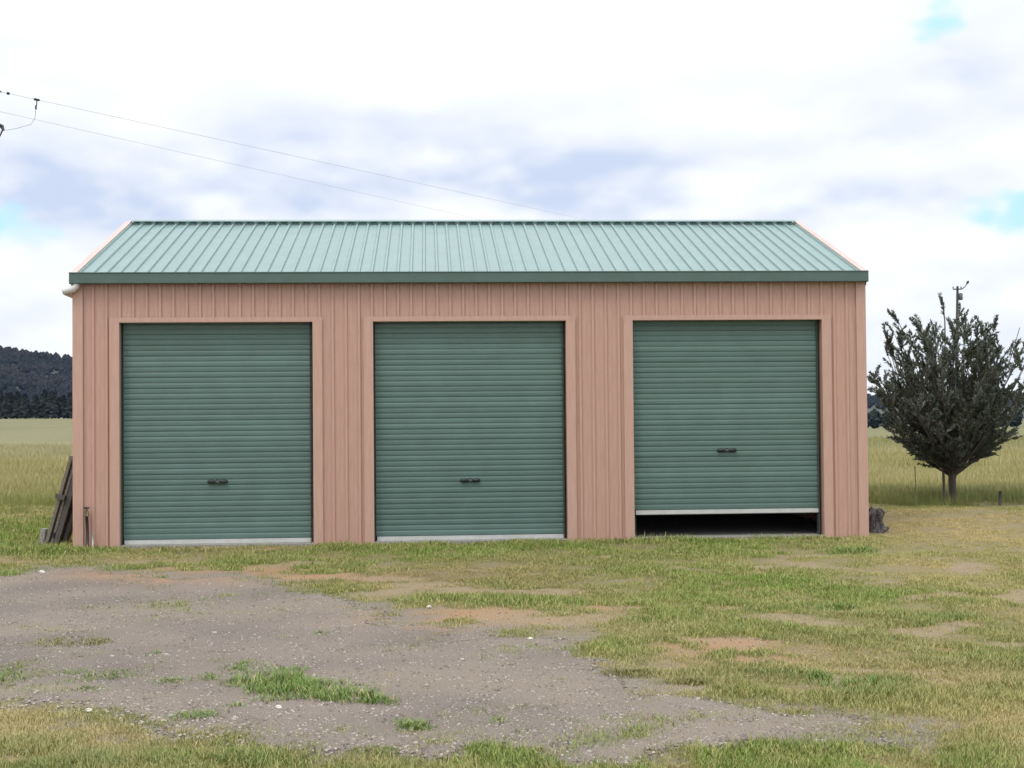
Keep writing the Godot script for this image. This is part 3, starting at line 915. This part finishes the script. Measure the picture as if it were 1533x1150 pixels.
# ---------------------------------------------------------------- grass
func make_grass() -> void:
	var short := tuft(20, 0.055, 0.010, 0.042, 0.0042, 1.2, 0.28, 301)
	var tall := tuft(36, 0.22, 0.10, 0.40, 0.008, 0.45, 0.5, 302)
	rng.seed = 303
	var spots := []
	var dry := []
	var tries := 0
	while tries < 240000:
		tries += 1
		# even over what the lens sees: nearer ground gets more
		var d := 5.4 * pow(25.0 / 5.4, pow(rng.randf(), 1.15))
		var z := 16.87 - d
		var x := -0.61 + 0.0626 * d + rng.randf_range(-0.46, 0.46) * d
		if absf(x) < 5.03 and z < 0.09 and z > -6.1: continue
		if x > 4.0 and z < -5.4 + n_mid.get_noise_2d(x, z) * 0.8: continue
		if x < -4.0 and z < -12.0: continue
		var g := gravel(x, z)
		if g > 0.0 and rng.randf() > (0.5 if n_mid.get_noise_2d(x * 1.7 + 5, z * 1.7) > 0.0 else 0.1) * exp(-g * 2.6) + 0.006 + (0.20 if x < -1.7 and z > 3.2 and n_mid.get_noise_2d(x * 1.3, z * 1.3) > 0.12 else 0.0): continue
		if g < 0.0 and rng.randf() < 0.8 * exp(g * 3.2): continue
		var cl := clay(x, z)
		if rng.randf() < cl * 1.5: continue
		var bald := bare(x, z)
		if rng.randf() < bald * 0.75: continue
		var thin := n_fine.get_noise_2d(x * 0.7, z * 0.7) * 0.5 + n_mid.get_noise_2d(x * 1.4, z * 1.4) * 0.5
		var worn_spot := rng.randf() < maxf(0.28 - thin * 2.2, bald)
		if worn_spot and rng.randf() < 0.35: continue
		var c := tone(x, z, false) * 1.1
		var lush := clampf((c.g - c.r) * 9.0 + 0.5, 0.0, 1.0)
		c = c * rng.randf_range(0.8, 1.3)
		if rng.randf() < 0.2: c = c.lerp(TONES[4], 0.7)
		elif rng.randf() < 0.2: c = c.lerp(TONES[5], 0.6)
		if worn_spot: c = TONES[4].lerp(c, rng.randf() * 0.6) * rng.randf_range(0.75, 1.05)
		var s := rng.randf_range(0.7, 1.3) * (0.65 if worn_spot else 1.0) * lerpf(0.7, 1.35, lush) * (1.0 + thin * 0.8)
		if z < 0.6 and z > 0.0 and absf(x) < 5.0: s *= 1.35
		if x < -5.0 and z < 0.6: s *= 1.5
		if g > 0.0: s *= 0.7
		spots.append([spin(x, ground_y(x, z), z, s, rng.randf_range(0.7, 1.3)), c])
	scatter("lawn_grass", "patchy short green and straw grass round the gravel and shed", "grass", short, M.blade, spots)
	spots = []
	rng.seed = 304
	tries = 0
	while tries < 42000:
		tries += 1
		var d := 21.5 * pow(3.4, pow(rng.randf(), 1.1))
		if rng.randf() < smoothstep(45.0, 75.0, d) * 0.85: continue
		var z := 16.87 - d
		var side := rng.randf()
		var x := 0.0
		if side < 0.47: x = -0.61 + d * rng.randf_range(-0.43, -0.22)
		elif side < 0.94: x = -0.61 + d * rng.randf_range(0.25, 0.54)
		else: x = -0.61 + d * rng.randf_range(-0.22, 0.25)
		if absf(x) < 5.2 and z > -6.4: continue
		if x > 4.0 and z > -5.6 + n_mid.get_noise_2d(x, z) * 1.2 + rng.randf_range(-0.9, 0.5): continue
		if x < 4.0 and z > -8.2 + n_mid.get_noise_2d(x, z) * 2.5 + rng.randf_range(-3.0, 1.0): continue
		var c := tone(x, z, false) * rng.randf_range(0.85, 1.25)
		if x > 4.0 and z > -8.5: c = c.lerp(Color(0.15, 0.18, 0.06), 0.5)
		if x < -4.0 and z > -11.0: c = c.lerp(TONES[2], smoothstep(-11.0, -8.0, z) * 0.4)
		var s := rng.randf_range(0.7, 1.15) * (0.75 if d < 34 else 1.0) * (1.0 if x < 0 else 0.85) * lerpf(1.0, 0.6, smoothstep(45, 100, d))
		spots.append([spin(x, height(x, z), z, s * lerpf(1.0, 1.6, smoothstep(40, 120, d)), lerpf(1.0, 0.6, smoothstep(40, 120, d))), c])
	scatter("tall_grass", "tall olive paddock grass behind the shed", "grass", tall, M.blade, spots)

func make_clumps() -> void:
	# label, then ellipses x, z, rx, rz, blades; tone: 0 green, 1 olive-brown
	var list := [
		["largest green grass clump, trailing across the middle of the gravel", [[-1.55, 8.6, 0.26, 0.46, 900], [-1.36, 8.88, 0.27, 0.34, 800], [-1.10, 9.14, 0.23, 0.20, 460], [-0.92, 9.27, 0.14, 0.09, 130], [-1.78, 8.55, 0.12, 0.22, 120]], 0, 0.10],
		["ragged green clump just behind the largest grass clump on the gravel", [[-1.82, 8.1, 0.16, 0.26, 240], [-2.0, 8.40, 0.12, 0.18, 160]], 0, 0.06],
		["low green clump on pale stones in front of the largest clump", [[-1.86, 9.52, 0.20, 0.14, 260], [-1.70, 9.30, 0.08, 0.10, 60]], 0, 0.06],
		["small bright clump on the gravel past the tail of the largest clump", [[-0.71, 9.82, 0.13, 0.13, 240]], 0, 0.075],
		["tiny green sprig alone in the gravel, right of the small bright clump", [[-0.26, 9.74, 0.07, 0.10, 70]], 0, 0.05],
		["long low green clump on the gravel's left side", [[-2.62, 8.24, 0.26, 0.2, 380], [-2.88, 8.1, 0.12, 0.16, 100], [-2.22, 8.5, 0.14, 0.16, 120]], 0, 0.055],
		["short green clump in front of the long low clump on the left", [[-2.66, 8.68, 0.14, 0.14, 140]], 0, 0.05],
		["olive brown grass clump on the gravel at left", [[-3.28, 6.98, 0.30, 0.3, 320], [-3.02, 6.95, 0.14, 0.2, 180]], 1, 0.06],
		["faint dry weeds scattered thinly over the gravel near the orange clay", [[-3.0, 5.1, 0.6, 0.7, 260], [-3.5, 5.3, 0.35, 0.5, 120]], 1, 0.045],
		["small dark tuft on open gravel behind the largest clump", [[-1.42, 6.88, 0.06, 0.12, 70]], 0, 0.05],
		["little round tuft on the gravel behind the long low clump", [[-2.5, 7.5, 0.08, 0.14, 90]], 0, 0.05],
		["tiny dark sprig on the gravel near its right grass edge", [[0.17, 8.75, 0.05, 0.07, 45]], 0, 0.04],
		["tiny low sprig at the gravel's narrow right end", [[0.32, 9.74, 0.05, 0.07, 40]], 0, 0.04],
		["grey green clump at the photo's left edge beside the gravel", [[-3.3, 8.3, 0.26, 0.45, 420]], 0, 0.07],
		["dense dark green clump at the gravel's right edge", [[2.0, 9.1, 0.25, 0.24, 420], [1.7, 8.85, 0.18, 0.2, 240]], 0, 0.08],
		["flat dark clump of grass on the gravel's upper right margin", [[0.62, 8.6, 0.2, 0.14, 240], [0.95, 8.85, 0.16, 0.12, 150]], 1, 0.06],
		["leafy green clump in the lawn near the stump", [[4.2, 1.9, 0.3, 0.25, 380]], 0, 0.13],
		["spiky green tuft in the lawn in front of the open door", [[2.75, 6.0, 0.22, 0.22, 300]], 0, 0.09]]
	rng.seed = 808
	for e in list:
		var c0: Array = e[1][0]
		var at := Vector3(c0[0], height(c0[0], c0[1]), c0[1])
		var st := begin()
		for q in e[1]:
			for k in int(q[4] * (1.7 if e[2] == 0 else 2.6)):
				var a := rng.randf() * TAU
				var r := pow(rng.randf(), 0.6) * (1.0 + n_fine.get_noise_2d(cos(a) * 0.4 + q[0], sin(a) * 0.4 + q[1]) * 0.9)
				var x: float = q[0] + cos(a) * r * q[2]
				var z: float = q[1] + sin(a) * r * q[3]
				var c := Color(0.10, 0.175, 0.035).lerp(Color(0.20, 0.27, 0.065), rng.randf()) if e[2] == 0 else Color(0.13, 0.155, 0.04).lerp(Color(0.24, 0.19, 0.08), rng.randf())
				if rng.randf() < 0.06: c = TONES[4]
				var h: float = e[3] * 0.72 * rng.randf_range(0.35, 1.1) * (1.15 - 0.5 * minf(r, 1.2))
				blade(st, Vector3(x, ground_y(x, z) - 0.003, z) - at, h, rng.randf_range(0.004, 0.008), rng.randf() * TAU, h * rng.randf_range(0.3, 1.4), c)
		var o := obj("grass_clump", st, M.blade)
		o.position = at
		tag(o, e[0], "grass", "grass clumps on the gravel and lawn")

func make_gravel() -> void:
	var v := PackedVector3Array()
	var nn := PackedVector3Array()
	var c := PackedColorArray()
	var ix := PackedInt32Array()
	var step := 0.06
	var nx := 205
	var nz := 155
	var id := PackedInt32Array()
	id.resize(nx * nz)
	for j in nz:
		for i in nx:
			var x := -8.85 + i * step
			var z := 1.8 + j * step
			id[j * nx + i] = -1
			var g := gravel(x, z)
			if g < 0.0: continue
			id[j * nx + i] = v.size()
			var h := ground_y(x, z)
			v.append(Vector3(x, h + 0.004 + 0.008 * smoothstep(0.0, 0.3, g) * (1.0 + n_fine.get_noise_2d(x * 1.5, z * 1.5) * 0.8), z))
			nn.append(Vector3(n_fine.get_noise_2d(x * 3, z * 3) * 0.12, 1, n_fine.get_noise_2d(x * 3 + 50, z * 3) * 0.12).normalized())
			var k := Color(0.325, 0.272, 0.228).lerp(Color(0.245, 0.207, 0.178), clampf(0.5 + n_mid.get_noise_2d(x, z) * 1.2, 0, 1))
			k = k.lerp(Color(0.36, 0.30, 0.235), clampf(n_big.get_noise_2d(x * 2.2, z * 4.0) * 1.8 + 0.1, 0, 0.7))
			k = k.lerp(TONES[0], clay(x, z) * 0.95)
			c.append(k)
	for j in nz:
		for i in nx:
			var at := id[j * nx + i]
			if at < 0: continue
			var rim := i == 0 or j == 0 or i == nx - 1 or j == nz - 1
			if not rim:
				for q in [-1, 1, -nx, nx, -nx - 1, nx + 1, -nx + 1, nx - 1]: rim = rim or id[j * nx + i + q] < 0
			if rim: v[at] -= Vector3(0, 0.022, 0)
	for j in nz - 1:
		for i in nx - 1:
			var a := id[j * nx + i]
			var b := id[j * nx + i + 1]
			var d := id[(j + 1) * nx + i]
			var e := id[(j + 1) * nx + i + 1]
			if a >= 0 and b >= 0 and d >= 0: ix.append_array([a, b, d])
			if b >= 0 and e >= 0 and d >= 0: ix.append_array([b, e, d])
	var arr := []
	arr.resize(Mesh.ARRAY_MAX)
	arr[Mesh.ARRAY_VERTEX] = v; arr[Mesh.ARRAY_NORMAL] = nn; arr[Mesh.ARRAY_COLOR] = c; arr[Mesh.ARRAY_INDEX] = ix
	var m := ArrayMesh.new()
	m.add_surface_from_arrays(Mesh.PRIMITIVE_TRIANGLES, arr)
	tag(obj("gravel_driveway", m, M.gravel), "", "", "", "structure")
	# loose stones
	var st := begin()
	rng.seed = 12
	var pt := []
	for k in 6:
		for s in 6:
			var el := lerpf(-1.2, 1.35, k / 5.0)
			var a := TAU * (s + 0.5 * (k % 2)) / 6
			pt.append(Vector3(cos(a) * cos(el), sin(el) * 0.6, sin(a) * cos(el)) * rng.randf_range(0.8, 1.15))
	for k in 5:
		for s in 6:
			quad(st, pt[k * 6 + (s + 1) % 6], pt[k * 6 + s], pt[k * 6 + 6 + s], pt[k * 6 + 6 + (s + 1) % 6])
	st.generate_normals()
	var stone := st.commit()
	var spots := []
	var pale := []
	var tries := 0
	rng.seed = 13
	while tries < 60000:
		tries += 1
		var d := 5.6 * pow(15.0 / 5.6, rng.randf())
		var z := 16.87 - d
		var x := -0.61 + 0.0626 * d + rng.randf_range(-0.46, 0.46) * d
		var g := gravel(x, z)
		var cl := clay(x, z)
		if g < 0.02 and rng.randf() > cl * 0.3: continue
		if rng.randf() < cl * 0.6: continue
		var k := Color(0.29, 0.24, 0.20).lerp(Color(0.15, 0.128, 0.112), rng.randf())
		if rng.randf() < 0.18: k = Color(0.40, 0.36, 0.33) * rng.randf_range(0.8, 1.1)
		if rng.randf() < cl: k = Color(0.40, 0.25, 0.15) * rng.randf_range(0.7, 1.1)
		var s := rng.randf_range(0.004, 0.010) * (1.0 if rng.randf() < 0.97 else 1.7)
		spots.append([spin(x, ground_y(x, z) + 0.003 + 0.008 * smoothstep(0.0, 0.3, g), z, s), k])
	scatter("gravel_stones", "fine grey gravel stones over the driveway", "gravel", stone, M.stone, spots)
	tries = 0
	while pale.size() < 520 and tries < 20000:
		tries += 1
		var x := -1.6 + rng.randfn() * 0.9
		var z := 9.8 + (x + 1.4) * 0.4 + rng.randf_range(-0.6, 0.6) * rng.randf()
		if gravel(x, z) < -0.1: continue
		pale.append([spin(x, ground_y(x, z) + 0.008, z, rng.randf_range(0.004, 0.011)), Color(0.50, 0.43, 0.385) * rng.randf_range(0.7, 1.15)])
	for q in [[-4.62, 2.7, 0.035], [-0.62, 5.7, 0.02], [-1.45, 9.4, 0.02], [0.1, 7.3, 0.02], [-2.5, 9.3, 0.02]]:
		pale.append([spin(q[0], height(q[0], q[1]) + 0.015, q[1], q[2]), Color(0.62, 0.6, 0.55)])
	scatter("pale_stones", "scatter of whitish stones along the gravel's front edge", "gravel", stone, M.stone, pale)

func make_materials() -> void:
	var soft := noise_tex(0.012, Color(0.955, 0.95, 0.94), Color(1, 1, 1), 512, 5)
	var grain := noise_tex(0.09, Color(0.62, 0.62, 0.62), Color(1, 1, 1), 512, 6, 5)
	var streak := noise_tex(0.02, Color(0.96, 0.95, 0.94), Color(1, 1, 1), 512, 15, 5)
	M.salmon = worn(mat(Color(0.515, 0.315, 0.255), 0.5), streak, 1.0)
	M.salmon_trim = worn(mat(Color(0.525, 0.33, 0.27), 0.45), streak, 1.0)
	for k in [M.salmon, M.salmon_trim]: k.uv1_scale = Vector3(2.2, 0.22, 2.2)
	M.barge = worn(mat(Color(0.50, 0.37, 0.335), 0.5), soft, 0.35)
	M.roof = worn(mat(Color(0.158, 0.25, 0.242), 0.36), soft, 0.5)
	M.roof.metallic_specular = 0.5
	M.gutter = worn(mat(Color(0.083, 0.135, 0.122), 0.35), soft, 0.5)
	M.door = worn(mat(Color(0.098, 0.165, 0.15), 0.42), soft, 0.4)
	M.door_tones = []
	for k in 4: M.door_tones.append(worn(mat(Color(0.098, 0.165, 0.15) * [0.93, 1.0, 1.05, 0.98][k], 0.48), soft, 0.4))
	M.channel = mat(Color(0.06, 0.07, 0.06), 0.6)
	M.alloy = worn(mat(Color(0.62, 0.63, 0.63), 0.38, 0.35), soft, 1.0)
	M.rubber = mat(Color(0.03, 0.03, 0.03), 0.8)
	M.zinc = mat(Color(0.4, 0.41, 0.42), 0.5, 0.4)
	M.zinc_dark = mat(Color(0.10, 0.12, 0.115), 0.5, 0.3)
	M.concrete = worn(mat(Color(0.42, 0.40, 0.37), 0.9), grain, 0.8)
	M.pvc = mat(Color(0.62, 0.60, 0.60), 0.4)
	M.dark_metal = mat(Color(0.025, 0.03, 0.03), 0.5, 0.2)
	M.dark_pipe = mat(Color(0.05, 0.03, 0.028), 0.6)
	M.brass = mat(Color(0.12, 0.09, 0.05), 0.5, 0.4)
	M.wire = mat(Color(0.3, 0.3, 0.33), 0.6)
	M.pole_wood = mat(Color(0.14, 0.14, 0.145), 0.9)
	M.wood_grey = worn(mat(Color(0.28, 0.245, 0.20), 0.9), grain, 1.6)
	M.wood_pale = worn(mat(Color(0.40, 0.355, 0.30), 0.9), grain, 1.6)
	M.wood_dark = worn(mat(Color(0.14, 0.125, 0.112), 0.9), grain, 1.6)
	for k in [M.wood_grey, M.wood_pale, M.wood_dark]: k.uv1_scale = Vector3(3.0, 0.4, 3.0)
	M.bark = worn(mat(Color(0.13, 0.108, 0.098), 0.95), grain, 2.5)
	M.old_wood = worn(mat(Color(0.19, 0.165, 0.162), 0.95), noise_tex(0.03, Color(0.3, 0.28, 0.27), Color(1, 1, 1), 256, 14, 4), 3.0)
	M.blade = mat(Color(1, 1, 1), 0.75)
	M.blade.vertex_color_use_as_albedo = true
	M.blade.backlight_enabled = true
	M.blade.backlight = Color(0.5, 0.5, 0.3)
	M.leaf = mat(Color(1, 1, 1), 0.6)
	M.leaf.vertex_color_use_as_albedo = true
	M.far_leaf = mat(Color(1, 1, 1), 0.9)
	M.far_leaf.vertex_color_use_as_albedo = true
	M.pine = mat(Color(0.012, 0.018, 0.013), 0.9)
	M.pine.vertex_color_use_as_albedo = true
	M.stone = mat(Color(1, 1, 1), 0.9)
	M.stone.vertex_color_use_as_albedo = true
	M.vertex = mat(Color(1, 1, 1), 0.95)
	M.vertex.vertex_color_use_as_albedo = true
	M.ground = worn(mat(Color(1, 1, 1), 0.95), noise_tex(0.11, Color(0.50, 0.48, 0.42), Color(1.0, 1.0, 1.0), 1024, 8, 5), 0.6)
	M.ground.vertex_color_use_as_albedo = true
	M.gravel = worn(mat(Color(1, 1, 1), 0.95), noise_tex(0.2, Color(0.50, 0.475, 0.46), Color(1.0, 1.0, 1.0), 1024, 9, 4), 0.55)
	M.gravel.vertex_color_use_as_albedo = true

func _ready() -> void:
	# camera
	var cam := Camera3D.new()
	cam.name = "camera"
	add_child(cam)
	cam.transform = Transform3D(Basis(Vector3.UP, -0.0626) * Basis(Vector3.RIGHT, 0.0207) * Basis(Vector3.BACK, -0.0089), Vector3(-0.6143, 1.6407, 16.8659))
	cam.fov = 32.02
	cam.near = 0.1
	cam.far = 6000.0
	cam.current = true
	# sky, sun, exposure
	var we := WorldEnvironment.new()
	we.name = "environment"
	var env := Environment.new()
	env.background_mode = Environment.BG_SKY
	var sky := Sky.new()
	var pano := PanoramaSkyMaterial.new()
	pano.panorama = make_sky()
	sky.sky_material = pano
	env.sky = sky
	env.tonemap_mode = Environment.TONE_MAPPER_LINEAR
	env.tonemap_exposure = 1.1
	env.sdfgi_enabled = true
	env.ssao_enabled = true
	env.ssil_enabled = true
	env.fog_enabled = true
	env.fog_density = 0.000032
	env.fog_light_color = Color(0.56, 0.74, 1.0)
	we.environment = env
	add_child(we)
	var sun := DirectionalLight3D.new()
	sun.name = "sun"
	add_child(sun)
	sun.look_at_from_position(Vector3(-5, 14, 7), Vector3.ZERO)
	sun.light_energy = 0.3
	sun.light_color = Color(1.0, 0.96, 0.9)
	sun.light_angular_distance = 14.0
	sun.shadow_enabled = true

	n_big.seed = 3; n_big.frequency = 0.12; n_big.fractal_octaves = 3
	n_mid.seed = 4; n_mid.frequency = 0.6; n_mid.fractal_octaves = 4
	n_fine.seed = 6; n_fine.frequency = 2.2; n_fine.fractal_octaves = 3
	make_materials()
	# ground
	var xs := axis(-2600, -9.0, 12.0, 2600, 0.12)
	var zs := axis(-2600, -10.0, 12.0, 60, 0.12)
	var soil := func(x, z):
		var c := tone(x, z)
		if z > -9.0 and z < 12.5:
			c = c.lerp(Color(0.27, 0.225, 0.13), 0.42)
			c = c.lerp(Color(0.34, 0.29, 0.20), clampf(n_fine.get_noise_2d(x * 1.2, z * 1.2) * 0.9, 0.0, 0.5))
			c = c.lerp(Color(0.42, 0.325, 0.215), bare(x, z) * 0.75)
			c = c.lerp(TONES[0], clay(x, z) * 0.9)
		if z > 0.8 and z < 12.0 and x < 3.5: c = c.lerp(Color(0.30, 0.26, 0.225), smoothstep(-0.55, -0.05, gravel(x, z)) * 0.9)
		return c
	tag(obj("ground", grid_mesh(xs, zs, height, soil), M.ground), "", "", "", "structure")
	make_gravel()
	make_far()
	make_shed()
	make_tree()
	make_power()
	make_planks()
	make_tap()
	make_log()
	make_posts()
	make_grass()
	make_clumps()
